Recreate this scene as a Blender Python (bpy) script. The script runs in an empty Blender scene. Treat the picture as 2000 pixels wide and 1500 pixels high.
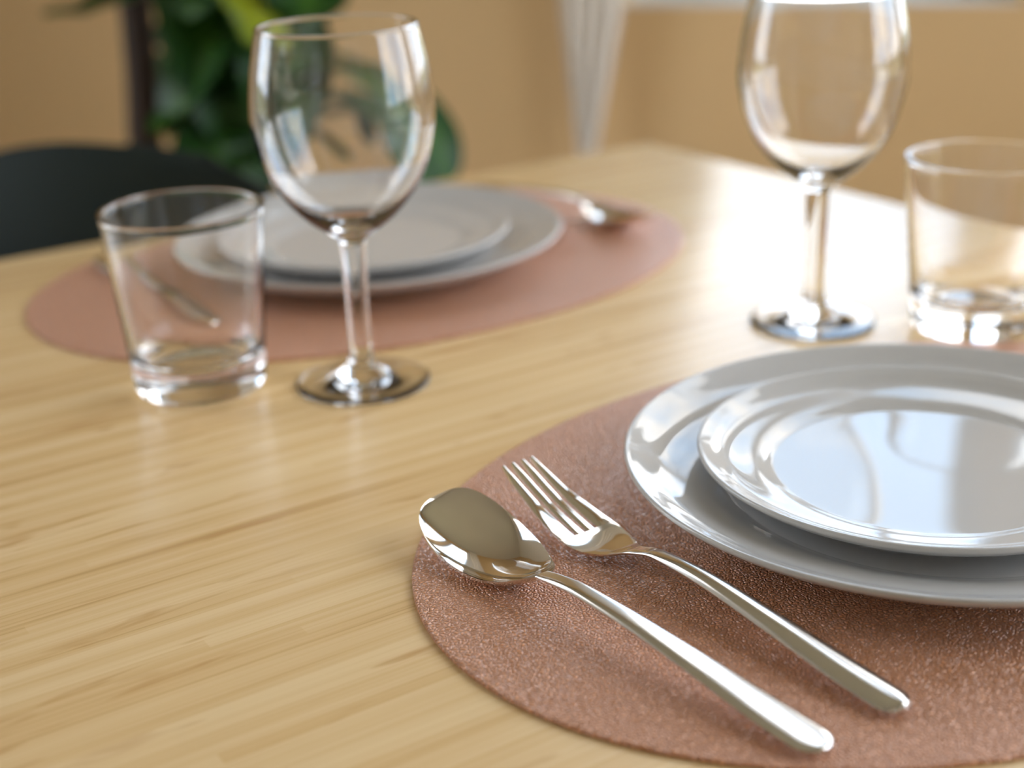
import bpy, bmesh, math, random
import numpy as np
from mathutils import Vector, Matrix

# ------------------------------------------------------------------ basics
sc = bpy.context.scene
col = sc.collection
TZ = 0.74                       # height of the table top above the floor
# room axes: u runs right along the window wall, v runs away from the camera
E1 = Vector((0.672, -0.741, 0.0)).normalized()
E2 = Vector((0.741, 0.672, 0.0)).normalized()
ROOM_ROT = math.atan2(E1.y, E1.x)

def W(u, v, z):                 # room coordinates -> world
    p = E1 * u + E2 * v
    return Vector((p.x, p.y, z))

# ------------------------------------------------------------------ camera
cam_d = bpy.data.cameras.new('camera')
cam = bpy.data.objects.new('camera', cam_d)
col.objects.link(cam)
R_ = Vector((0.83326, -0.55179, -0.03474))
U_ = Vector((0.22556, 0.28191, 0.93255))
F_ = Vector((0.50477, 0.78489, -0.35937))
m = Matrix((R_, U_, -F_)).transposed().to_4x4()
m.translation = Vector((0, 0, TZ + 0.2846))
cam.matrix_world = m
cam_d.sensor_width = 36
cam_d.lens = 2864.8 / 2000 * 36
cam_d.clip_start = 0.02
cam_d.dof.use_dof = True
cam_d.dof.focus_distance = 0.572
cam_d.dof.aperture_fstop = 4.4
sc.camera = cam

# ------------------------------------------------------------------ world: blue sky with white clouds
w = bpy.data.worlds.new('sky')
sc.world = w
w.use_nodes = True
nt = w.node_tree
nt.nodes.clear()
N = nt.nodes.new
out = N('ShaderNodeOutputWorld'); bg = N('ShaderNodeBackground')
tc = N('ShaderNodeTexCoord'); noi = N('ShaderNodeTexNoise'); ramp = N('ShaderNodeValToRGB')
noi.inputs['Scale'].default_value = 4.2
noi.inputs['Detail'].default_value = 3
noi.inputs['Roughness'].default_value = 0.55
ramp.color_ramp.elements[0].position = 0.40
ramp.color_ramp.elements[0].color = (0.40, 0.57, 0.80, 1)
ramp.color_ramp.elements[1].position = 0.60
ramp.color_ramp.elements[1].color = (1.0, 0.955, 0.90, 1)
nt.links.new(tc.outputs['Generated'], noi.inputs['Vector'])
nt.links.new(noi.outputs['Fac'], ramp.inputs['Fac'])
nt.links.new(ramp.outputs['Color'], bg.inputs['Color'])
bg.inputs['Strength'].default_value = 3.4
w.cycles.sampling_method = 'MANUAL'
w.cycles.sample_map_resolution = 256
nt.links.new(bg.outputs['Background'], out.inputs['Surface'])

sc.view_settings.view_transform = 'Standard'
sc.view_settings.look = 'None'
sc.view_settings.gamma = 1.0
sc.view_settings.exposure = 0.85
sc.view_settings.use_curve_mapping = False
sc.cycles.blur_glossy = 0.0
sc.cycles.sample_clamp_indirect = 0.0
sc.cycles.max_bounces = 10
sc.cycles.transmission_bounces = 10
sc.cycles.glossy_bounces = 4
sc.cycles.diffuse_bounces = 3

# ------------------------------------------------------------------ helpers
def mat(name, color=(.8, .8, .8), rough=.5, metal=0., spec=.5, trans=0., ior=1.5, coat=0., coat_rough=.1):
    m = bpy.data.materials.new(name)
    m.use_nodes = True
    b = m.node_tree.nodes['Principled BSDF']
    b.inputs['Base Color'].default_value = (*color, 1)
    b.inputs['Roughness'].default_value = rough
    b.inputs['Metallic'].default_value = metal
    b.inputs['Specular IOR Level'].default_value = spec
    b.inputs['Transmission Weight'].default_value = trans
    b.inputs['IOR'].default_value = ior
    b.inputs['Coat Weight'].default_value = coat
    b.inputs['Coat Roughness'].default_value = coat_rough
    return m

def nodes(m):
    return m.node_tree, m.node_tree.nodes['Principled BSDF']

def link(o, parent=None):
    col.objects.link(o)
    if parent is not None:
        o.parent = parent
    return o

def obj(name, bm, material, parent=None, smooth=True, sharp=None):
    me = bpy.data.meshes.new(name)
    bmesh.ops.recalc_face_normals(bm, faces=bm.faces)
    bm.to_mesh(me)
    bm.free()
    me.materials.append(material)
    for p in me.polygons:
        p.use_smooth = smooth
    if sharp is not None and smooth:
        me.set_sharp_from_angle(angle=math.radians(sharp))
    return link(bpy.data.objects.new(name, me), parent)

def tag(o, label, cat, group=None):
    o['label'] = label
    o['category'] = cat
    if group:
        o['group'] = group
    return o

def struct(o, label=None):
    o['kind'] = 'structure'
    if label:
        o['label'] = label
    return o

def thing(name, label, cat, loc=(0, 0, 0), rz=0, group=None):
    o = bpy.data.objects.new(name, None)
    o.empty_display_size = 0.05
    o.location = loc
    o.rotation_euler = (0, 0, rz)
    link(o)
    return tag(o, label, cat, group)

def add_box(bm, lo, hi, M=None):
    vs = []
    for z in (lo[2], hi[2]):
        for x, y in ((lo[0], lo[1]), (hi[0], lo[1]), (hi[0], hi[1]), (lo[0], hi[1])):
            p = Vector((x, y, z))
            vs.append(bm.verts.new(M @ p if M else p))
    for f in ((3, 2, 1, 0), (4, 5, 6, 7), (0, 1, 5, 4), (1, 2, 6, 5), (2, 3, 7, 6), (3, 0, 4, 7)):
        bm.faces.new([vs[i] for i in f])
    return vs

def bevel(bm, w, seg=2):
    bmesh.ops.bevel(bm, geom=list(bm.edges), offset=w, segments=seg, profile=.5, affect='EDGES', clamp_overlap=True)

def room_box(bm, u0, u1, v0, v1, z0, z1):
    vs = []
    for z in (z0, z1):
        for u, v in ((u0, v0), (u1, v0), (u1, v1), (u0, v1)):
            vs.append(bm.verts.new(W(u, v, z)))
    for f in ((3, 2, 1, 0), (4, 5, 6, 7), (0, 1, 5, 4), (1, 2, 6, 5), (2, 3, 7, 6), (3, 0, 4, 7)):
        bm.faces.new([vs[i] for i in f])

def catmull(pts, n=8):
    """smooth dense polyline through profile points; a point repeated makes a corner"""
    out = []
    P = [np.array(p, float) for p in pts]
    for i in range(len(P) - 1):
        p0 = P[i - 1] if i > 0 else 2 * P[0] - P[1]
        p1, p2 = P[i], P[i + 1]
        p3 = P[i + 2] if i + 2 < len(P) else 2 * P[-1] - P[-2]
        for k in range(n):
            t = k / n
            out.append(0.5 * ((2 * p1) + (-p0 + p2) * t + (2 * p0 - 5 * p1 + 4 * p2 - p3) * t * t + (-p0 + 3 * p1 - 3 * p2 + p3) * t ** 3))
    out.append(P[-1])
    return out

def lathe(prof, seg=96):
    """spin (r, z) points; r below 1e-6 becomes a pole"""
    bm = bmesh.new()
    rings = []
    for r, z in prof:
        if r < 1e-6:
            rings.append([bm.verts.new((0, 0, z))])
        else:
            rings.append([bm.verts.new((r * math.cos(2 * math.pi * k / seg), r * math.sin(2 * math.pi * k / seg), z)) for k in range(seg)])
    for a, b in zip(rings[:-1], rings[1:]):
        for k in range(seg):
            j = (k + 1) % seg
            if len(a) == 1 and len(b) == 1:
                continue
            if len(a) == 1:
                bm.faces.new((a[0], b[j], b[k]))
            elif len(b) == 1:
                bm.faces.new((a[k], a[j], b[0]))
            else:
                bm.faces.new((a[k], a[j], b[j], b[k]))
    return bm

def lathe_obj(name, prof, material, parent=None, seg=96):
    """profile runs so that the outside lies to its right; normals are kept as spun"""
    bm = lathe(prof, seg)
    me = bpy.data.meshes.new(name)
    bm.to_mesh(me)
    bm.free()
    me.materials.append(material)
    for p in me.polygons:
        p.use_smooth = True
    return link(bpy.data.objects.new(name, me), parent)

def tube(bm, pts, radii, seg=12, cap=True):
    pts = [Vector(p) for p in pts]
    rings = []
    ref = Vector((0.3, 0.2, 1)).normalized()
    for i, p in enumerate(pts):
        t = (pts[min(i + 1, len(pts) - 1)] - pts[max(i - 1, 0)]).normalized()
        a = t.cross(ref if abs(t.dot(ref)) < .95 else Vector((1, 0, 0))).normalized()
        b = t.cross(a)
        r = radii[i] if hasattr(radii, '__len__') else radii
        rings.append([bm.verts.new(p + a * r * math.cos(2 * math.pi * k / seg) + b * r * math.sin(2 * math.pi * k / seg)) for k in range(seg)])
    for A, B in zip(rings[:-1], rings[1:]):
        for k in range(seg):
            j = (k + 1) % seg
            bm.faces.new((A[k], A[j], B[j], B[k]))
    if cap:
        bm.faces.new(rings[0][::-1])
        bm.faces.new(rings[-1])

# ------------------------------------------------------------------ materials
def wood_mat(name, dark, mid, light, rough=.3, strip=0.0065):
    m = mat(name, mid, rough, spec=.20)
    nt, b = nodes(m)
    N = nt.nodes.new; L = nt.links.new
    tc = N('ShaderNodeTexCoord')
    sep = N('ShaderNodeSeparateXYZ'); L(tc.outputs['Object'], sep.inputs[0])
    # strips: every strip of bamboo has a tone of its own
    def mth(op, a, bb=None, val=None):
        n = N('ShaderNodeMath'); n.operation = op
        L(a, n.inputs[0])
        if bb is not None: L(bb, n.inputs[1])
        if val is not None: n.inputs[1].default_value = val
        return n.outputs[0]
    row = mth('FLOOR', mth('DIVIDE', sep.outputs['Y'], val=strip))
    wr = N('ShaderNodeTexWhiteNoise'); wr.noise_dimensions = '1D'; L(row, wr.inputs['W'])
    off = mth('MULTIPLY', wr.outputs['Value'], val=0.9)
    seg_ = mth('FLOOR', mth('DIVIDE', mth('ADD', sep.outputs['X'], off), val=0.62))
    cmb = N('ShaderNodeCombineXYZ'); L(seg_, cmb.inputs[0]); L(row, cmb.inputs[1])
    wn = N('ShaderNodeTexWhiteNoise'); wn.noise_dimensions = '2D'; L(cmb.outputs[0], wn.inputs['Vector'])
    # fine fibres along the strips
    mp = N('ShaderNodeMapping'); mp.inputs['Scale'].default_value = (5, 620, 1); L(tc.outputs['Object'], mp.inputs[0])
    n1 = N('ShaderNodeTexNoise'); n1.inputs['Scale'].default_value = 1; n1.inputs['Detail'].default_value = 4; n1.inputs['Roughness'].default_value = .6
    L(mp.outputs[0], n1.inputs['Vector'])
    mp2 = N('ShaderNodeMapping'); mp2.inputs['Scale'].default_value = (3.2, 95, 1); L(tc.outputs['Object'], mp2.inputs[0])
    n2 = N('ShaderNodeTexNoise'); n2.inputs['Scale'].default_value = 1; n2.inputs['Detail'].default_value = 3
    L(mp2.outputs[0], n2.inputs['Vector'])
    # knots: short darker nodes of the cane
    mp3 = N('ShaderNodeMapping'); mp3.inputs['Scale'].default_value = (17, 120, 1); L(tc.outputs['Object'], mp3.inputs[0])
    n3 = N('ShaderNodeTexNoise'); n3.inputs['Scale'].default_value = 1; n3.inputs['Detail'].default_value = 2; n3.inputs['Distortion'].default_value = .6
    L(mp3.outputs[0], n3.inputs['Vector'])
    kn = N('ShaderNodeMapRange'); kn.inputs['From Min'].default_value = .63; kn.inputs['From Max'].default_value = .78
    L(n3.outputs['Fac'], kn.inputs['Value'])
    s = mth('ADD', mth('MULTIPLY', wn.outputs['Value'], val=.22), mth('ADD', mth('MULTIPLY', n1.outputs['Fac'], val=.52), mth('MULTIPLY', n2.outputs['Fac'], val=.50)))
    rp = N('ShaderNodeValToRGB'); L(s, rp.inputs['Fac'])
    e = rp.color_ramp.elements
    e[0].position = .36; e[0].color = (*dark, 1)
    e[1].position = .80; e[1].color = (*light, 1)
    k = e.new(.53); k.color = (*mid, 1)
    mx = N('ShaderNodeMix'); mx.data_type = 'RGBA'
    L(mth('MULTIPLY', kn.outputs[0], val=.75), mx.inputs['Factor']); L(rp.outputs[0], mx.inputs['A']); mx.inputs['B'].default_value = (dark[0] * .95, dark[1] * .82, dark[2] * .62, 1)
    L(mx.outputs['Result'], b.inputs['Base Color'])
    return m

def leather_mat(name, c1, c2):
    m = mat(name, c1, .38, spec=1.0, coat=.45, coat_rough=.34)
    nt, b = nodes(m)
    N = nt.nodes.new; L = nt.links.new
    b.inputs['Metallic'].default_value = 0.1
    b.inputs['Sheen Weight'].default_value = 0.15
    tc = N('ShaderNodeTexCoord')
    nz = N('ShaderNodeTexNoise'); nz.inputs['Scale'].default_value = 260; nz.inputs['Detail'].default_value = 1
    L(tc.outputs['Object'], nz.inputs['Vector'])
    vm = N('ShaderNodeVectorMath'); vm.operation = 'MULTIPLY_ADD'
    L(nz.outputs['Color'], vm.inputs[0]); vm.inputs[1].default_value = (.0022, .0022, 0); L(tc.outputs['Object'], vm.inputs[2])
    vo = N('ShaderNodeTexVoronoi'); vo.voronoi_dimensions = '2D'; vo.feature = 'DISTANCE_TO_EDGE'; vo.inputs['Scale'].default_value = 620
    L(vm.outputs[0], vo.inputs['Vector'])
    mr = N('ShaderNodeMapRange'); mr.interpolation_type = 'SMOOTHSTEP'; mr.inputs['From Max'].default_value = .42
    L(vo.outputs['Distance'], mr.inputs['Value'])
    bp = N('ShaderNodeBump'); bp.inputs['Strength'].default_value = 1.0; bp.inputs['Distance'].default_value = .0006
    L(mr.outputs[0], bp.inputs['Height']); L(bp.outputs[0], b.inputs['Normal']); L(bp.outputs[0], b.inputs['Coat Normal'])
    mx = N('ShaderNodeMix'); mx.data_type = 'RGBA'
    L(mr.outputs[0], mx.inputs['Factor']); mx.inputs['A'].default_value = (*c2, 1); mx.inputs['B'].default_value = (*c1, 1)
    L(mx.outputs['Result'], b.inputs['Base Color'])
    return m

def paint_mat(name, color, rough=.8):
    m = mat(name, color, rough, spec=.3)
    nt, b = nodes(m)
    N = nt.nodes.new; L = nt.links.new
    tc = N('ShaderNodeTexCoord'); n = N('ShaderNodeTexNoise'); n.inputs['Scale'].default_value = 1.3; n.inputs['Detail'].default_value = 0
    L(tc.outputs['Object'], n.inputs['Vector'])
    mx = N('ShaderNodeMix'); mx.data_type = 'RGBA'
    mx.inputs['A'].default_value = (*[c * .95 for c in color], 1); mx.inputs['B'].default_value = (*[min(1, c * 1.05) for c in color], 1)
    L(n.outputs['Fac'], mx.inputs['Factor']); L(mx.outputs['Result'], b.inputs['Base Color'])
    return m

M = {}
M['bamboo'] = wood_mat('bamboo', (.54, .30, .11), (.76, .51, .24), (.86, .63, .345), rough=.27)
M['floor'] = wood_mat('floor_wood', (.45, .30, .17), (.60, .43, .26), (.68, .50, .32), rough=.4, strip=.09)
M['leather'] = leather_mat('placemat_leather', (.90, .40, .175), (.54, .20, .07))
M['wall'] = paint_mat('tan_paint', (.80, .545, .27))
M['white_paint'] = paint_mat('white_paint', (.88, .86, .82))
M['cream_paint'] = paint_mat('cream_paint', (.88, .81, .69))
M['frame'] = mat('window_frame_white', (.85, .85, .82), .3)
M['porcelain'] = mat('white_porcelain', (.61, .59, .565), .04, spec=.6)
M['steel'] = mat('polished_steel', (.78, .73, .67), .07, metal=1)
M['steel_handle'] = mat('satin_steel', (.70, .68, .65), .17, metal=1)
M['chair'] = mat('dark_green_plastic', (.014, .021, .017), .6, spec=.25)
M['chair_leg'] = mat('black_metal', (.02, .02, .02), .4, metal=.6)
M['trunk'] = mat('plant_trunk', (.06, .035, .022), .8)
M['pot'] = mat('clay_pot', (.55, .5, .45), .6)
M['soil'] = mat('soil', (.04, .028, .02), .95)
M['glass'] = mat('drinking_glass', (1, 1, 1), 0.0, trans=1, ior=1.5)
M['lawn'] = mat('lawn', (.21, .185, .085), .9)

def pane_mat():
    m = bpy.data.materials.new('window_glass')
    m.use_nodes = True
    nt = m.node_tree
    nt.nodes.clear()
    N = nt.nodes.new; L = nt.links.new
    o = N('ShaderNodeOutputMaterial'); mx = N('ShaderNodeMixShader'); t = N('ShaderNodeBsdfTransparent'); g = N('ShaderNodeBsdfGlossy'); f = N('ShaderNodeFresnel')
    g.inputs['Roughness'].default_value = 0.0
    f.inputs['IOR'].default_value = 1.3
    L(f.outputs[0], mx.inputs[0]); L(t.outputs[0], mx.inputs[1]); L(g.outputs[0], mx.inputs[2]); L(mx.outputs[0], o.inputs[0])
    return m
M['pane'] = pane_mat()

def sheer_mat():
    m = mat('sheer_fabric', (.97, .88, .765), .9, spec=.1)
    nt, b = nodes(m)
    N = nt.nodes.new; L = nt.links.new
    o = nt.nodes['Material Output']
    tr = N('ShaderNodeBsdfTranslucent'); tr.inputs[0].default_value = (.85, .80, .72, 1)
    mx = N('ShaderNodeMixShader'); mx.inputs[0].default_value = .05
    L(b.outputs[0], mx.inputs[1]); L(tr.outputs[0], mx.inputs[2]); L(mx.outputs[0], o.inputs[0])
    return m
M['sheer'] = sheer_mat()

def leaf_mat(name, c1, c2, c3):
    m = mat(name, c1, .42, spec=.3)
    nt, b = nodes(m)
    N = nt.nodes.new; L = nt.links.new
    tc = N('ShaderNodeTexCoord')
    # UV: x across, y along; lighter band on the midrib
    sep = N('ShaderNodeSeparateXYZ'); L(tc.outputs['UV'], sep.inputs[0])
    mt = N('ShaderNodeMath'); mt.operation = 'SUBTRACT'; L(sep.outputs[0], mt.inputs[0]); mt.inputs[1].default_value = .5
    ab = N('ShaderNodeMath'); ab.operation = 'ABSOLUTE'; L(mt.outputs[0], ab.inputs[0])
    rp = N('ShaderNodeValToRGB'); L(ab.outputs[0], rp.inputs['Fac'])
    rp.color_ramp.elements[0].color = (*c3, 1); rp.color_ramp.elements[0].position = .02
    rp.color_ramp.elements[1].color = (*c2, 1); rp.color_ramp.elements[1].position = .5
    k = rp.color_ramp.elements.new(.16); k.color = (*c1, 1)
    L(rp.outputs[0], b.inputs['Base Color'])
    return m
M['leaf'] = leaf_mat('leaf_green', (.022, .085, .010), (.012, .050, .008), (.05, .14, .015))
M['leaf_light'] = leaf_mat('leaf_yellow_green', (.26, .30, .006), (.12, .18, .01), (.34, .38, .02))

# ------------------------------------------------------------------ the room
CEIL = 3.10
VB, VF, UL, UR = 2.40, -2.3, -2.5, 2.0
SILL = TZ - 0.0037
HEAD = 2.95
A0, A1, B0, B1 = -0.44, 0.175, 0.275, 1.85
T = 0.14
def wall(name, boxes, material, label):
    bm = bmesh.new()
    for b in boxes:
        room_box(bm, *b)
    return struct(obj(name, bm, material, smooth=False), label)
wall('floor', [(UL - T, UR + T, VF - T, VB + T, -0.1, 0)], M['floor'], 'wooden floor')
wall('ceiling', [(UL - T, UR + T, VF - T, VB + T, CEIL, CEIL + .12)], M['white_paint'], 'white ceiling')
wall('wall_back', [(UL, UR, VB, VB + T, 0, SILL), (UL, UR, VB, VB + T, HEAD, CEIL), (UL, A0, VB, VB + T, SILL, HEAD),
                   (A1, B0, VB, VB + T, SILL, HEAD), (B1, UR, VB, VB + T, SILL, HEAD)], M['wall'], 'tan wall below and beside the window')
LW0, LW1, LZ = 0.35, 1.4, 0.55  # broad window in the left wall, out of frame
wall('wall_left', [(UL - T, UL, VF - T, VB + T, 0, LZ), (UL - T, UL, VF - T, VB + T, HEAD, CEIL), (UL - T, UL, VF - T, LW0, LZ, HEAD), (UL - T, UL, LW1, VB + T, LZ, HEAD)], M['cream_paint'], 'cream left wall with a window')
RW0, RW1 = 0.15, 2.25             # unseen broad window in the right wall, added to light table and wall
wall('wall_right', [(UR, UR + T, VF - T, VB + T, 0, LZ), (UR, UR + T, VF - T, VB + T, HEAD, CEIL), (UR, UR + T, VF - T, RW0, LZ, HEAD), (UR, UR + T, RW1, VB + T, LZ, HEAD)], M['cream_paint'], 'cream right wall with an added broad window')
wall('wall_front', [(UL, UR, VF - T, VF, 0, CEIL)], M['cream_paint'], 'cream wall behind the camera')

def window(n, u0, u1, mull, label):
    root = bpy.data.objects.new(f'window_{n}', None)
    link(root)
    struct(root, label)
    def bar(name, a):
        bm = bmesh.new(); room_box(bm, *a)
        obj(name, bm, M['frame'], root, smooth=False)
    v0, v1, fw = VB + .075, VB + .125, .045
    bar('frame_bar', (u0, u1, v0, v1, SILL, SILL + .03)); bar('frame_bar', (u0, u1, v0, v1, HEAD - fw, HEAD))
    bar('frame_bar', (u0, u0 + fw, v0, v1, SILL + .03, HEAD - fw)); bar('frame_bar', (u1 - fw, u1, v0, v1, SILL + .03, HEAD - fw))
    edges = [u0 + fw]
    for mu in mull:
        bar('mullion', (mu - .03, mu + .03, v0, v1, SILL + .03, HEAD - fw))
        edges += [mu - .03, mu + .03]
    edges.append(u1 - fw)
    for a, b in zip(edges[::2], edges[1::2]):
        bm = bmesh.new(); room_box(bm, a, b, v0 + .02, v0 + .026, SILL + .03, HEAD - fw)
        obj('pane', bm, M['pane'], root, smooth=False)
    bm = bmesh.new(); room_box(bm, u0, u1, VB, v0, SILL, SILL + .004)
    obj('sill', bm, M['frame'], root, smooth=False)
    return root
win1 = window(1, -.33, A1, [], 'white framed window above the tan wall')
bm = bmesh.new(); room_box(bm, A0, -.33, VB + .075, VB + .125, SILL, HEAD); obj('side_panel', bm, M['frame'], win1, smooth=False)
bm = bmesh.new(); room_box(bm, A0, -.33, VB, VB + .075, SILL, SILL + .004); obj('sill', bm, M['frame'], win1, smooth=False)
window(2, B0, B1, [(B0 + B1) / 2], 'wide white framed window to the right')

def side_window(n, uw, sg, w0, w1, parts, label):
    root = bpy.data.objects.new(f'window_{n}', None); link(root); struct(root, label)
    def bar(name, ua, ub, va, vb, za, zb, m='frame'):
        a, b = sorted((uw + sg * ua, uw + sg * ub))
        bm = bmesh.new(); room_box(bm, a, b, va, vb, za, zb); obj(name, bm, M[m], root, smooth=False)
    k, h = .045, HEAD
    bar('frame_bar', .075, .125, w0, w1, LZ, LZ + k); bar('frame_bar', .075, .125, w0, w1, h - k, h)
    bar('frame_bar', .075, .125, w0, w0 + k, LZ + k, h - k); bar('frame_bar', .075, .125, w1 - k, w1, LZ + k, h - k)
    e = [w0 + (w1 - w0) * q / parts for q in range(parts + 1)]
    for q in range(1, parts):
        bar('mullion', .075, .125, e[q] - .03, e[q] + .03, LZ + k, h - k)
    for q in range(parts):
        bar('pane', .097, .103, e[q] + (.03 if q else k), e[q + 1] - (.03 if q < parts - 1 else k), LZ + k, h - k, 'pane')
    bar('sill', -.02, .075, w0, w1, LZ - .02, LZ)
side_window(3, UL, -1, LW0, LW1, 1, 'white framed window in the left wall')
side_window(4, UR, 1, RW0, RW1, 2, 'unseen broad white framed window added in the right wall for light')

# garden outside
bm = bmesh.new(); room_box(bm, -40, 40, -30, 40, -.35, -.3)
struct(obj('lawn', bm, M['lawn'], smooth=False), 'lawn outside the window')

# ------------------------------------------------------------------ sheer curtain at the left end of the window, gathered to a tail
def curtain():
    bm = bmesh.new()
    rows, cols = 120, 60
    g = []
    zt, zb = HEAD + .08, TZ - .26
    for i in range(rows + 1):
        t = i / rows
        z = zt + (zb - zt) * t
        # width: full at the top, drawn together towards the tail
        k = max(0.0, (z - zb) / (zt - zb))
        half = .010 + .040 * min(1.0, k / .1) + .07 * max(0, k - .1)
        cen = -.490 + .014 * min(1.0, k / .1)
        row = []
        for j in range(cols + 1):
            s = j / cols * 2 - 1
            row.append(bm.verts.new(W(cen + half * s, VB - .055 + .007 * math.sin(s * 14 + 1.3 * t), z)))
        g.append(row)
    for i in range(rows):
        for j in range(cols):
            bm.faces.new((g[i][j], g[i][j + 1], g[i + 1][j + 1], g[i + 1][j]))
    root = thing('curtain', 'pale sheer curtain gathered to a tail beside the window', 'curtain', W(-.5, VB - .05, TZ - .33))
    o = obj('cloth', bm, M['sheer'])
    md = o.modifiers.new('thick', 'SOLIDIFY'); md.thickness = .0015
    o.parent = root; o.matrix_parent_inverse = Matrix.Translation(-Vector(root.location))
    bm = bmesh.new(); tube(bm, [W(-.66, VB - .055, HEAD + .09), W(-.1, VB - .055, HEAD + .09)], .012, 12)
    for u in (-.64, -.12):
        tube(bm, [W(u, VB, HEAD + .09), W(u, VB - .055, HEAD + .09)], .008, 8)
    r = obj('curtain_rod', bm, M['frame'])
    r.parent = root; r.matrix_parent_inverse = Matrix.Translation(-Vector(root.location))
curtain()

# ------------------------------------------------------------------ table
TX0, TX1, TY0, TY1 = -0.62, 0.8442, 0.19, 1.0635
def table():
    root = thing('dining_table', 'light bamboo dining table laid for two', 'table', ((TX0 + TX1) / 2, (TY0 + TY1) / 2, 0))
    ox, oy = root.location.x, root.location.y
    bm = bmesh.new(); add_box(bm, (TX0 - ox, TY0 - oy, TZ - .026), (TX1 - ox, TY1 - oy, TZ)); bevel(bm, .003, 3)
    obj('tabletop', bm, M['bamboo'], root, sharp=30)
    hx, hy = (TX1 - TX0) / 2, (TY1 - TY0) / 2
    for sx in (-1, 1):
        for sy in (-1, 1):
            bm = bmesh.new()
            bx, by = sx * (hx - .06), sy * (hy - .06)
            vs = add_box(bm, (bx - .028, by - .028, 0), (bx + .028, by + .028, TZ - .026))
            for v in vs[:4]:
                v.co.x = bx + (v.co.x - bx) * .7; v.co.y = by + (v.co.y - by) * .7
            bevel(bm, .004, 2)
            obj('leg', bm, M['bamboo'], root, sharp=30)
    for lo, hi in (((-hx + .1, -hy + .05, TZ - .086), (hx - .1, -hy + .07, TZ - .0265)), ((-hx + .1, hy - .07, TZ - .086), (hx - .1, hy - .05, TZ - .0265)),
                   ((-hx + .05, -hy + .1, TZ - .086), (-hx + .07, hy - .1, TZ - .0265)), ((hx - .07, -hy + .1, TZ - .086), (hx - .05, hy - .1, TZ - .0265))):
        bm = bmesh.new(); add_box(bm, lo, hi)
        obj('apron', bm, M['bamboo'], root, smooth=False)
table()

# ------------------------------------------------------------------ placemats
MT = 0.0020                     # placemat thickness
def placemat(x, y, rot, label):
    a, b, n = .2357, .1729, 2.05
    bm = bmesh.new()
    seg = 160
    prof = [(-.0005, 0.0001), (0, .0005), (0, MT - .0006), (-.0004, MT - .00015), (-.0012, MT)]
    rings = []
    for dr, z in prof:
        ring = []
        for k in range(seg):
            t = 2 * math.pi * k / seg
            c, s = math.cos(t), math.sin(t)
            ring.append(bm.verts.new(((a + dr) * math.copysign(abs(c) ** (2 / n), c), (b + dr) * math.copysign(abs(s) ** (2 / n), s), z)))
        rings.append(ring)
    for A, B in zip(rings[:-1], rings[1:]):
        for k in range(seg):
            bm.faces.new((A[k], A[(k + 1) % seg], B[(k + 1) % seg], B[k]))
    bm.faces.new(rings[0][::-1]); bm.faces.new(rings[-1])
    o = obj('placemat', bm, M['leather'], sharp=40)
    o.location = (x, y, TZ); o.rotation_euler = (0, 0, rot)
    return tag(o, label, 'placemat', 'oval leather placemats')
placemat(.4631, .3933, .0086, 'oval rose brown leather placemat in the foreground under spoon and fork')
placemat(.4529, .8761, .002, 'oval rose brown leather placemat on the far side of the table')

# ------------------------------------------------------------------ plates
def plate_profile(R, H, flat, foot, t=.0042):
    top = catmull([(0, t + .0012), (flat * .5, t + .0012), (flat * .93, t + .0014), (flat, t + .0020), (flat + (R - flat) * .22, t + .0020 + (H - t) * .19),
                   (flat + (R - flat) * .6, t + (H - t) * .56), (R - .006, H - .0022), (R - .0022, H - .0004)], 8)
    edge = catmull([(R - .0022, H - .0004), (R - .0010, H), (R - .0001, H - .0006), (R - .0004, H - .0022), (R - .0035, H - .0048)], 6)[1:]
    und = catmull([(R - .0035, H - .0048), (flat + (R - flat) * .6, (H - t) * .56 - .0005), (flat + (R - flat) * .2, (H - t) * .17 + .0008), (flat + .0005, .0016),
                   (foot + .004, .0012), (foot + .002, .0003), (foot, 0.0), (foot - .002, .0003), (foot - .004, .0016), (foot * .5, .002), (0, .002)], 6)[1:]
    return top + edge + und
def plate(name, R, H, flat, x, y, z, label, group):
    prof = plate_profile(R, H, flat, flat - .012)
    bm = lathe([(max(r, 0), zz) for r, zz in prof], 160)
    o = obj(name, bm, M['porcelain'])
    o.location = (x, y, z)
    return tag(o, label, 'plate', group)
DH, SH = .0208, .0165           # rim heights
plate('dinner_plate', .135, DH, .092, .470, .3924, TZ + MT + .0001, 'large white dinner plate on the foreground placemat', 'white dinner plates')
plate('dinner_plate', .135, DH, .092, .4562, .887, TZ + MT + .0001, 'large white dinner plate on the far placemat', 'white dinner plates')
SZ = TZ + MT + .0001 + .0055
plate('side_plate', .0984, SH, .066, .4668, .3952, SZ, 'smaller white plate stacked on the foreground dinner plate, reflecting the sky', 'smaller white plates')
plate('side_plate', .0984, SH, .066, .455, .886, SZ, 'smaller white plate stacked on the far dinner plate', 'smaller white plates')

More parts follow.
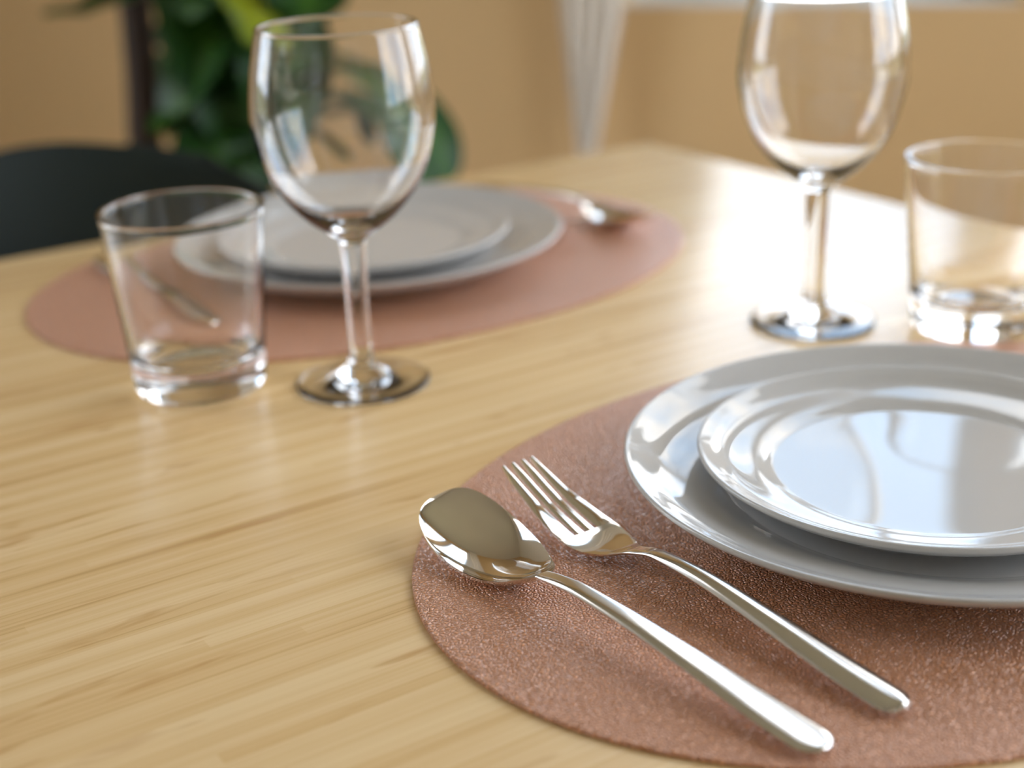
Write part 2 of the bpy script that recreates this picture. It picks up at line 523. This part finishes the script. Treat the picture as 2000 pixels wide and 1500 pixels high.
# ------------------------------------------------------------------ wine glasses
def wine_glass(x, y, label):
    root = thing('wine_glass', label, 'wine glass', (x, y, TZ + .0003), 0, 'stemmed wine glasses')
    g = M['glass']
    outer_bowl = catmull([(.0068, .0785), (.0080, .0815), (.0145, .0862), (.0255, .0950), (.0362, .1080), (.0428, .1225), (.0468, .1400), (.0472, .1520), (.0455, .1680), (.0430, .1810), (.0410, .1905)], 8)
    rim = [(.0411, .1909), (.0409, .1914), (.0404, .1917), (.0399, .1917), (.0394, .1914), (.0392, .1909)]
    inner_bowl = catmull([(.0396, .1905), (.0416, .1810), (.0441, .1680), (.0458, .1520), (.0454, .1400), (.0413, .1225), (.0345, .1085), (.0235, .0970), (.0110, .0905), (.0, .0888)], 8)
    lathe_obj('bowl', outer_bowl + rim + inner_bowl, g, root)
    lathe_obj('stem', catmull([(.0085, .0098), (.0068, .0150), (.0059, .0230), (.0060, .0450), (.0064, .0650), (.0068, .0785)], 8), g, root)
    lathe_obj('foot', [(0, .0002), (.020, .0001), (.030, .0)] + catmull([(.0350, 0), (.0363, .0004), (.0366, .0010), (.0362, .0016), (.0330, .0020), (.0250, .0028), (.0160, .0048), (.0110, .0080), (.0085, .0098)], 6), g, root)
wine_glass(.3375, .675, 'empty stemmed wine glass beside the left tumbler')
wine_glass(.5965, .5955, 'empty stemmed wine glass behind the foreground plates')

# ------------------------------------------------------------------ tumblers
def tumbler(x, y, label):
    rt, rb, h = .0436, .0354, .1002
    outer = [(0, .0008), (rb - .012, .0008), (rb - .009, .0003)] + catmull([(rb - .006, 0), (rb - .0025, .0007), (rb - .0006, .0030), (rb + .0003, .0070), (rb + .0022, .030), (rb + .0055, .068), (rt - .0001, h - .0012)], 8)
    rim = [(rt + .0001, h - .0008), (rt - .0003, h - .0002), (rt - .0010, h), (rt - .0018, h), (rt - .0025, h - .0002), (rt - .0029, h - .0008)]
    inner = catmull([(rt - .0029, h - .0014), (rb + .0030, .068), (rb - .0010, .034), (rb - .0030, .0235), (rb - .0080, .0178), (rb - .016, .0155), (.010, .0150), (0, .0150)], 8)
    o = lathe_obj('tumbler', outer + rim + inner, M['glass'])
    o.location = (x, y, TZ + .0003)
    return tag(o, label, 'tumbler', 'clear drinking tumblers')
tumbler(.2649, .7267, 'clear glass tumbler with heavy base, left of the wine glass')
tumbler(.6611, .5314, 'clear glass tumbler cut off by the right edge of the picture')

# ------------------------------------------------------------------ cutlery
def loft(stations, nv=17, crown=None):
    """stations: (centre, tangent-side vector, half width, top profile f(v), bottom profile f(v)); closed skin"""
    bm = bmesh.new()
    tops, bots = [], []
    for c, side, wdt, ft, fb in stations:
        tr, br = [], []
        for k in range(nv):
            v = -math.cos(math.pi * k / (nv - 1))
            p = c + side * (wdt * v)
            tr.append(bm.verts.new(p + Vector((0, 0, ft(v)))))
            br.append(bm.verts.new(p + Vector((0, 0, fb(v)))))
        tops.append(tr); bots.append(br)
    for i in range(len(stations) - 1):
        for k in range(nv - 1):
            bm.faces.new((tops[i][k], tops[i][k + 1], tops[i + 1][k + 1], tops[i + 1][k]))
            bm.faces.new((bots[i][k], bots[i + 1][k], bots[i + 1][k + 1], bots[i][k + 1]))
        for k in (0, nv - 1):
            bm.faces.new((tops[i][k], tops[i + 1][k], bots[i + 1][k], bots[i][k]))
    for i in (0, -1):
        for k in range(nv - 1):
            try:
                bm.faces.new((tops[i][k], tops[i][k + 1], bots[i][k + 1], bots[i][k]))
            except ValueError:
                pass
    bmesh.ops.remove_doubles(bm, verts=bm.verts, dist=1e-6)
    return bm

def interp(pts, s):
    """smooth interpolation of (s, value) knots, monotone cubic"""
    xs = [p[0] for p in pts]; ys = [p[1] for p in pts]
    n = len(xs)
    if s <= xs[0]: return ys[0]
    if s >= xs[-1]: return ys[-1]
    d = [(ys[i + 1] - ys[i]) / (xs[i + 1] - xs[i]) for i in range(n - 1)]
    mm = [d[0]] + [0 if d[i - 1] * d[i] <= 0 else 2 * d[i - 1] * d[i] / (d[i - 1] + d[i]) for i in range(1, n - 1)] + [d[-1]]
    i = max(k for k in range(n - 1) if xs[k] <= s)
    h = xs[i + 1] - xs[i]; t = (s - xs[i]) / h
    return (2 * t ** 3 - 3 * t ** 2 + 1) * ys[i] + (t ** 3 - 2 * t ** 2 + t) * h * mm[i] + (-2 * t ** 3 + 3 * t ** 2) * ys[i + 1] + (t ** 3 - t ** 2) * h * mm[i + 1]

def handle_stations(z_pts, w_pts, s0, s1, n, crown, thick):
    st = []
    for i in range(n + 1):
        t = i / n
        s = s0 + (s1 - s0) * (1 - (1 - t) ** 1.6)
        wd = interp(w_pts, s)
        # rounded end
        e = s1 - s; rr = w_pts[-1][1]
        if e < rr: wd = min(wd, math.sqrt(max(rr * rr - (rr - e) ** 2, 1e-10)))
        z = interp(z_pts, s)
        th = interp(thick, s); cr = interp(crown, s)
        k = min(1.0, wd / .004)
        def ft(v, th=th * k, cr=cr * k): return th / 2 + cr * (1 - v * v) - th * .42 * abs(v) ** 6
        def fb(v, th=th * k): return -th / 2 + th * .42 * abs(v) ** 6
        st.append((Vector((0, -s, z)), Vector((1, 0, 0)), wd, ft, fb))
    return st

# the spoon lies along -Y from its tip at the origin; z is height above the mat
def make_spoon(label, loc, rz, group, roll=0.0):
    root = thing('spoon', label, 'spoon', loc, rz, group)
    L, b, k = .0765, .0186, .70
    z0, z1, zm = .0176, .0100, -.0062
    depth, th = .0064, .0012
    st = []
    n = 56
    tmax = .985
    for i in range(n + 1):
        t = (1 - math.cos(math.pi * i / n)) / 2 * tmax
        wd = b * math.sqrt(max(1 - (2 * t ** k - 1) ** 2, 0))
        zr = z0 + (z1 - z0) * t + zm * 4 * t * (1 - t)
        if t > .80:                       # run out into the neck
            f = (t - .80) / (tmax - .80)
            f = f * f * (3 - 2 * f)
            wd = max(wd, .0036)
            zr += .0016 * f
        sh = max(0.0, 1 - (2 * t ** .86 - 1) ** 2)
        dp = depth * sh ** .75
        def ft(v, dp=dp): return -dp * (1 - v * v) ** .9
        def fb(v, dp=dp): return -dp * (1 - v * v) ** .9 - th
        st.append((Vector((0, -t * L, zr)), Vector((1, 0, roll * max(0, 1 - max(0, t - .7) / .28))), max(wd, 1e-5), ft, fb))
    obj('bowl', loft(st, 33), M['steel'], root, sharp=45)
    s0 = L * tmax - .0012
    z_pts = [(s0, z1 + .0012 - .0004), (.080, .0114), (.095, .0124), (.115, .0118), (.150, .0090), (.185, .0050), (.208, .0030), (.215, .0026)]
    bend = .085
    w_pts = [(s0, .0036), (.085, .0038), (.10, .0042), (.13, .0050), (.165, .0066), (.195, .0078), (.215, .0078)]
    st = handle_stations(z_pts, w_pts, s0, .2125, 60, [(s0, .0), (.1, .0003), (.215, .0003)], [(s0, .0016), (.085, .0030), (.12, .0026), (.18, .0019), (.215, .0016)])
    st = [(c + Vector((bend * max(0, -c.y - s0), 0, 0)), sd, a_, f1, f2) for c, sd, a_, f1, f2 in st]
    obj('handle', loft(st, 17), M['steel_handle'], root, sharp=50)
    return root

def make_fork(label, loc, rz, group):
    root = thing('fork', label, 'fork', loc, rz, group)
    zp = [(0, .0205), (.012, .0150), (.028, .0092), (.046, .0052), (.058, .0040), (.068, .0052), (.078, .0085), (.092, .0118), (.11, .0118), (.15, .0088), (.185, .0050), (.213, .0026)]
    wp = [(0, .0092), (.02, .0112), (.04, .0136), (.05, .0140), (.058, .0128), (.066, .0098), (.073, .0060), (.080, .0040), (.092, .0036)]
    tl = .047                              # tine length
    th = .0016
    cup = lambda s: .0012 * min(1, max(0, (s - .02) / .03)) * max(0, 1 - max(0, s - .058) / .02)
    # four tines
    for q in range(4):
        st = []
        n = 22
        for i in range(n + 1):
            s = tl * i / n
            full = interp(wp, s)
            lo, hi = ((-full, -.0062), (-.0046, -.0008), (.0008, .0046), (.0062, full))[q]
            c, hw = (lo + hi) / 2, (hi - lo) / 2
            if s < .012: hw *= .45 + .55 * math.sin(s / .012 * math.pi / 2)
            def ft(v, c=c, hw=hw, full=full, s=s):
                x = (c + v * hw) / full
                return th / 2 - cup(s) * (1 - x * x) - .00025 * abs(v) ** 4
            def fb(v, c=c, hw=hw, full=full, s=s):
                x = (c + v * hw) / full
                return -th / 2 - cup(s) * (1 - x * x) + .00025 * abs(v) ** 4
            st.append((Vector((c, -s, interp(zp, s))), Vector((1, 0, 0)), hw, ft, fb))
        obj('tine', loft(st, 7), M['steel'], root, sharp=35)
    # head
    st = []
    s0, s1 = tl - .0002, .088
    for i in range(81):
        s = s0 + (s1 - s0) * i / 80
        f = max(0, min(1, (s - .06) / .026))
        def ft(v, s=s, f=f): return th / 2 + .0004 * f - cup(s) * (1 - v * v) - (.0004 + .0006 * f) * abs(v) ** 6
        def fb(v, s=s, f=f): return -th / 2 - .0004 * f - cup(s) * (1 - v * v) + (.0004 + .0006 * f) * abs(v) ** 6
        st.append((Vector((0, -s, interp(zp, s))), Vector((1, 0, 0)), interp(wp, s), ft, fb))
    obj('head', loft(st, 33), M['steel'], root, sharp=50)
    w2 = [(s1 - .001, .0036), (.10, .0039), (.13, .0050), (.165, .0065), (.195, .0076), (.213, .0076)]
    st = handle_stations(zp, w2, s1 - .001, .213, 60, [(.087, .0), (.105, .0014), (.215, .0022)], [(.087, .0024), (.12, .0026), (.18, .0019), (.215, .0016)])
    obj('handle', loft(st, 17), M['steel_handle'], root, sharp=50)
    return root

MZ = TZ + MT
make_spoon('polished steel spoon on the foreground placemat, left of the fork', (.2770, .4905, MZ), .02, 'steel spoons', .15)
make_fork('polished steel fork between the spoon and the foreground plates', (.3175, .4915, MZ), .058, 'steel forks')
make_spoon('steel spoon on the far placemat, right of the far plates', (.637, .800, MZ), math.pi, 'steel spoons')
make_fork('steel fork on the far placemat, close against the far plates', (.588, .812, MZ), math.pi, 'steel forks')

def make_knife(label, loc, rz):
    root = thing('table_knife', label, 'knife', loc, rz)
    # blade from tip (origin) along -Y
    st = []
    n = 30
    for i in range(n + 1):
        s = .112 * i / n
        wd = interp([(0, .0008), (.008, .0055), (.03, .0085), (.06, .0090), (.095, .0080), (.112, .0050)], s)
        off = .0085 - wd
        def ft(v, wd=wd): return .0008 * (1 - .9 * max(0, -v))
        def fb(v, wd=wd): return -.0008 * (1 - .9 * max(0, -v))
        st.append((Vector((off, -s, .0030)), Vector((1, 0, .12)), wd, ft, fb))
    obj('blade', loft(st, 9), M['steel'], root, sharp=30)
    w_pts = [(.1115, .0048), (.13, .0052), (.17, .0066), (.20, .0078), (.215, .0078)]
    st = handle_stations([(.11, .0032), (.215, .0032)], w_pts, .1115, .215, 40, [(.11, .0008), (.215, .0012)], [(.11, .0034), (.215, .0028)])
    h = obj('handle', loft(st, 17), M['steel_handle'], root, sharp=50)
    h.location = (.0035, 0, 0)
make_knife('steel table knife on the far placemat, seen through the left tumbler', (.304, .782, MZ), math.pi)

# ------------------------------------------------------------------ chair
TOPZ = .750
def chair():
    root = thing('shell_chair', 'dark green moulded shell chair pulled up to the far side of the table', 'chair', (.345, 1.05, 0), 0)
    # seat faces the table (-Y); back rises at +Y
    bm = bmesh.new()
    hw, nb = .21, 44
    g = []
    rows = 34
    for i in range(rows + 1):
        t = i / rows
        z = .455 + (TOPZ - .455) * t
        # outline: waist low down, rounded top corners
        wd = hw * (.90 + .10 * math.sin(math.pi * min(1, t * 1.1) * .5))
        d = (1 - t) * (TOPZ - .455)
        rc = .10
        if d < rc:
            wd -= rc - math.sqrt(max(rc * rc - (rc - d) ** 2, 0))
        row = []
        for j in range(nb + 1):
            s = j / nb * 2 - 1
            x = wd * s
            y = .20 + .055 * t - .125 * (x / hw) ** 2 * (1 - .2 * t)
            row.append(bm.verts.new((x, y, z + .022 * (1 - s * s) * t)))
        g.append(row)
    for i in range(rows):
        for j in range(nb):
            bm.faces.new((g[i][j], g[i][j + 1], g[i + 1][j + 1], g[i + 1][j]))
    o = obj('backrest', bm, M['chair'], root)
    md = o.modifiers.new('thick', 'SOLIDIFY'); md.thickness = .014; md.offset = 0
    md = o.modifiers.new('round', 'BEVEL'); md.width = .004; md.segments = 2; md.limit_method = 'ANGLE'
    bm = bmesh.new()
    g = []
    for i in range(25):
        t = i / 24
        y = -.20 + .40 * t
        wd = .215 * (1 - .10 * t) * (1 if t > .15 else math.sqrt(1 - ((.15 - t) / .15) ** 2 * .35))
        row = []
        for j in range(25):
            s = j / 24 * 2 - 1
            z = .445 - .022 * (1 - s * s) * math.sin(math.pi * min(1, t + .1)) - (.018 * ((.2 - t) / .2) ** 2 if t < .2 else 0) + (.03 * ((t - .85) / .15) ** 2 if t > .85 else 0)
            row.append(bm.verts.new((wd * s, y - (.07 * s * s * max(0, t - .8) / .2), z)))
        g.append(row)
    for i in range(24):
        for j in range(24):
            bm.faces.new((g[i][j], g[i][j + 1], g[i + 1][j + 1], g[i + 1][j]))
    o = obj('seat', bm, M['chair'], root)
    md = o.modifiers.new('thick', 'SOLIDIFY'); md.thickness = .014; md.offset = -1
    for sx in (-1, 1):
        for sy in (-1, 1):
            bm = bmesh.new()
            tube(bm, [(sx * .13, sy * .11, .412), (sx * .205, sy * .20, 0.0)], [.015, .010], 14)
            obj('leg', bm, M['chair_leg'], root, sharp=50)
    bm = bmesh.new()
    add_box(bm, (-.15, -.13, .400), (.15, .13, .414)); bevel(bm, .004, 2)
    obj('seat_frame', bm, M['chair_leg'], root, sharp=40)
chair()

# ------------------------------------------------------------------ plant
def leaf_bm(pts, width, droop_fold=.25, n=22, side=None):
    """strap leaf along a smooth curve through pts, V-folded, with UVs"""
    P = catmull([tuple(p) for p in pts], 8)
    P = [Vector(p) for p in P]
    bm = bmesh.new()
    uv = bm.loops.layers.uv.new('UVMap')
    g = []
    m_ = len(P) - 1
    for i, p in enumerate(P):
        t = i / m_
        tan = (P[min(i + 1, m_)] - P[max(i - 1, 0)]).normalized()
        sd = Vector(side).normalized() if side else tan.cross(Vector((0, 0, 1)))
        sd = (sd - tan * sd.dot(tan)).normalized()
        nrm = sd.cross(tan).normalized()
        wd = width * .5 * (math.sin(math.pi * min(1, t * .92 + .08)) ** .75 if t < .6 else math.sin(math.pi * (.6 * .92 + .08)) ** .75 * math.sqrt(max(0, 1 - ((t - .6) / .4) ** 2)) )
        row = []
        for k in range(7):
            s = k / 3 - 1
            row.append(bm.verts.new(p + sd * (wd * s) + nrm * (abs(s) * wd * droop_fold + .05 * wd * math.sin(t * 17 + s * 2))))
        g.append(row)
    for i in range(m_):
        for k in range(6):
            f = bm.faces.new((g[i][k], g[i][k + 1], g[i + 1][k + 1], g[i + 1][k]))
            for lp, (a, b) in zip(f.loops, ((k, i), (k + 1, i), (k + 1, i + 1), (k, i + 1))):
                lp[uv].uv = (a / 6, b / m_)
    return bm

def plant():
    base = Vector((0.615, 1.789, 0.647))
    root = thing('potted_plant', 'tall potted plant with dark trunk and broad arching green leaves', 'plant', (base.x, base.y, 0))
    inv = Matrix.Translation(-Vector((base.x, base.y, 0)))
    def put(o):
        o.parent = root; o.matrix_parent_inverse = inv; return o
    o = lathe_obj('pot', [(0, 0.0), (.11, 0), (.12, .01), (.15, .30), (.155, .31), (.148, .315), (.14, .30), (.135, .27), (0, .27)], M['pot'], root, 48)
    bm = bmesh.new(); bmesh.ops.create_circle(bm, cap_ends=True, radius=.137, segments=40, matrix=Matrix.Translation((0, 0, .285)))
    obj('soil', bm, M['soil'], root)
    bm = bmesh.new()
    top = Vector((0.691, 1.932, 0.984))
    pts = [Vector((base.x + .02, base.y, .28)), Vector((base.x, base.y, .5)), base, Vector((0.639, 1.835, 0.754)), Vector((0.66, 1.884, 0.862)), top]
    tube(bm, catmull([tuple(p) for p in pts], 6), .021, 16)
    put(obj('trunk', bm, M['trunk']))
    # second, shorter cane
    bm = bmesh.new()
    b2 = Vector((base.x + .07, base.y - .03, .28))
    pts2 = [b2, b2 + Vector((.02, 0, .2)), Vector((0.71, 1.704, 0.678)), Vector((0.734, 1.715, 0.793)), Vector((0.747, 1.734, 0.852))]
    tube(bm, catmull([tuple(p) for p in pts2], 6), .016, 14)
    put(obj('trunk', bm, M['trunk']))
    leaves = [
        # points along the leaf, width, light?
        ([(0.66, 1.884, 0.862), (0.608, 1.813, 0.831), (0.552, 1.771, 0.826), (0.502, 1.754, 0.83)], .045, 0),
        ([(0.688, 1.923, 0.959), (0.692, 1.803, 0.925), (0.672, 1.688, 0.814), (0.665, 1.647, 0.741), (0.665, 1.627, 0.671)], .075, 0),
        ([(0.699, 1.885, 0.947), (0.712, 1.748, 0.943), (0.702, 1.64, 0.862), (0.706, 1.599, 0.807), (0.708, 1.595, 0.772)], .060, 1),
        ([(0.747, 1.734, 0.852), (0.773, 1.66, 0.896), (0.761, 1.591, 0.837), (0.742, 1.573, 0.8)], .070, 0),
        ([(0.734, 1.715, 0.793), (0.682, 1.671, 0.791), (0.636, 1.647, 0.757), (0.591, 1.634, 0.693)], .062, 0),
        ([(0.725, 1.705, 0.758), (0.685, 1.675, 0.748), (0.639, 1.647, 0.733), (0.569, 1.639, 0.701)], .055, 0),
        ([(0.71, 1.704, 0.678), (0.671, 1.667, 0.711), (0.624, 1.648, 0.714), (0.584, 1.64, 0.696)], .040, 1),
        ([(0.723, 1.711, 0.739), (0.703, 1.631, 0.733), (0.677, 1.599, 0.68), (0.65, 1.585, 0.614)], .085, 0),
        ([(0.716, 1.702, 0.71), (0.665, 1.641, 0.7), (0.636, 1.615, 0.659), (0.631, 1.59, 0.597)], .070, 0),
        ([(0.733, 1.716, 0.793), (0.732, 1.634, 0.807), (0.72, 1.577, 0.749), (0.683, 1.546, 0.658)], .075, 0),
        ([(0.711, 1.696, 0.692), (0.735, 1.612, 0.737), (0.79, 1.533, 0.752), (0.829, 1.463, 0.709), (0.841, 1.422, 0.637)], .062, 0),
        ([(0.71, 1.695, 0.686), (0.745, 1.641, 0.702), (0.801, 1.585, 0.714), (0.843, 1.527, 0.674), (0.855, 1.484, 0.598)], .050, 0),
        ([(0.716, 1.702, 0.71), (0.796, 1.694, 0.751), (0.858, 1.663, 0.741), (0.894, 1.629, 0.69), (0.892, 1.608, 0.615)], .040, 0),
        ([(0.71, 1.704, 0.678), (0.714, 1.624, 0.677), (0.746, 1.587, 0.697), (0.798, 1.556, 0.703), (0.808, 1.53, 0.66)], .030, 0),
        ([(0.713, 1.698, 0.698), (0.72, 1.649, 0.685), (0.768, 1.61, 0.665), (0.795, 1.575, 0.629)], .030, 0),
        ([(0.733, 1.716, 0.793), (0.744, 1.814, 0.744), (0.735, 1.848, 0.668), (0.707, 1.84, 0.583)], .060, 0),
        ([(0.739, 1.723, 0.817), (0.762, 1.756, 0.755), (0.762, 1.768, 0.669), (0.749, 1.736, 0.582)], .060, 0),
        ([(0.685, 1.919, 0.947), (0.665, 1.81, 0.903), (0.674, 1.735, 0.834), (0.685, 1.7, 0.775)], .050, 0),
        ([(0.668, 1.895, 0.899), (0.62, 1.853, 0.934), (0.551, 1.83, 0.898), (0.508, 1.813, 0.855)], .060, 0),
        ([(0.74, 1.728, 0.829), (0.735, 1.835, 0.834), (0.714, 1.888, 0.78), (0.695, 1.895, 0.714), (0.692, 1.871, 0.657)], .055, 0),
        ([(0.726, 1.71, 0.77), (0.69, 1.682, 0.825), (0.665, 1.679, 0.839), (0.645, 1.669, 0.818)], .055, 0),
        ([(0.689, 1.925, 0.966), (0.691, 1.926, 1.027), (0.724, 1.852, 1.078), (0.756, 1.774, 1.063)], .065, 0),
        ([(0.69, 1.93, 0.978), (0.686, 1.995, 1.059), (0.656, 2.055, 1.093), (0.604, 2.076, 1.063)], .065, 0),
    ]
    for P, wd, light in leaves:
        pts = [Vector(q) for q in P]
        bm = leaf_bm(pts, wd * 1.55)
        o = put(obj('leaf', bm, M['leaf_light' if light else 'leaf']))
plant()
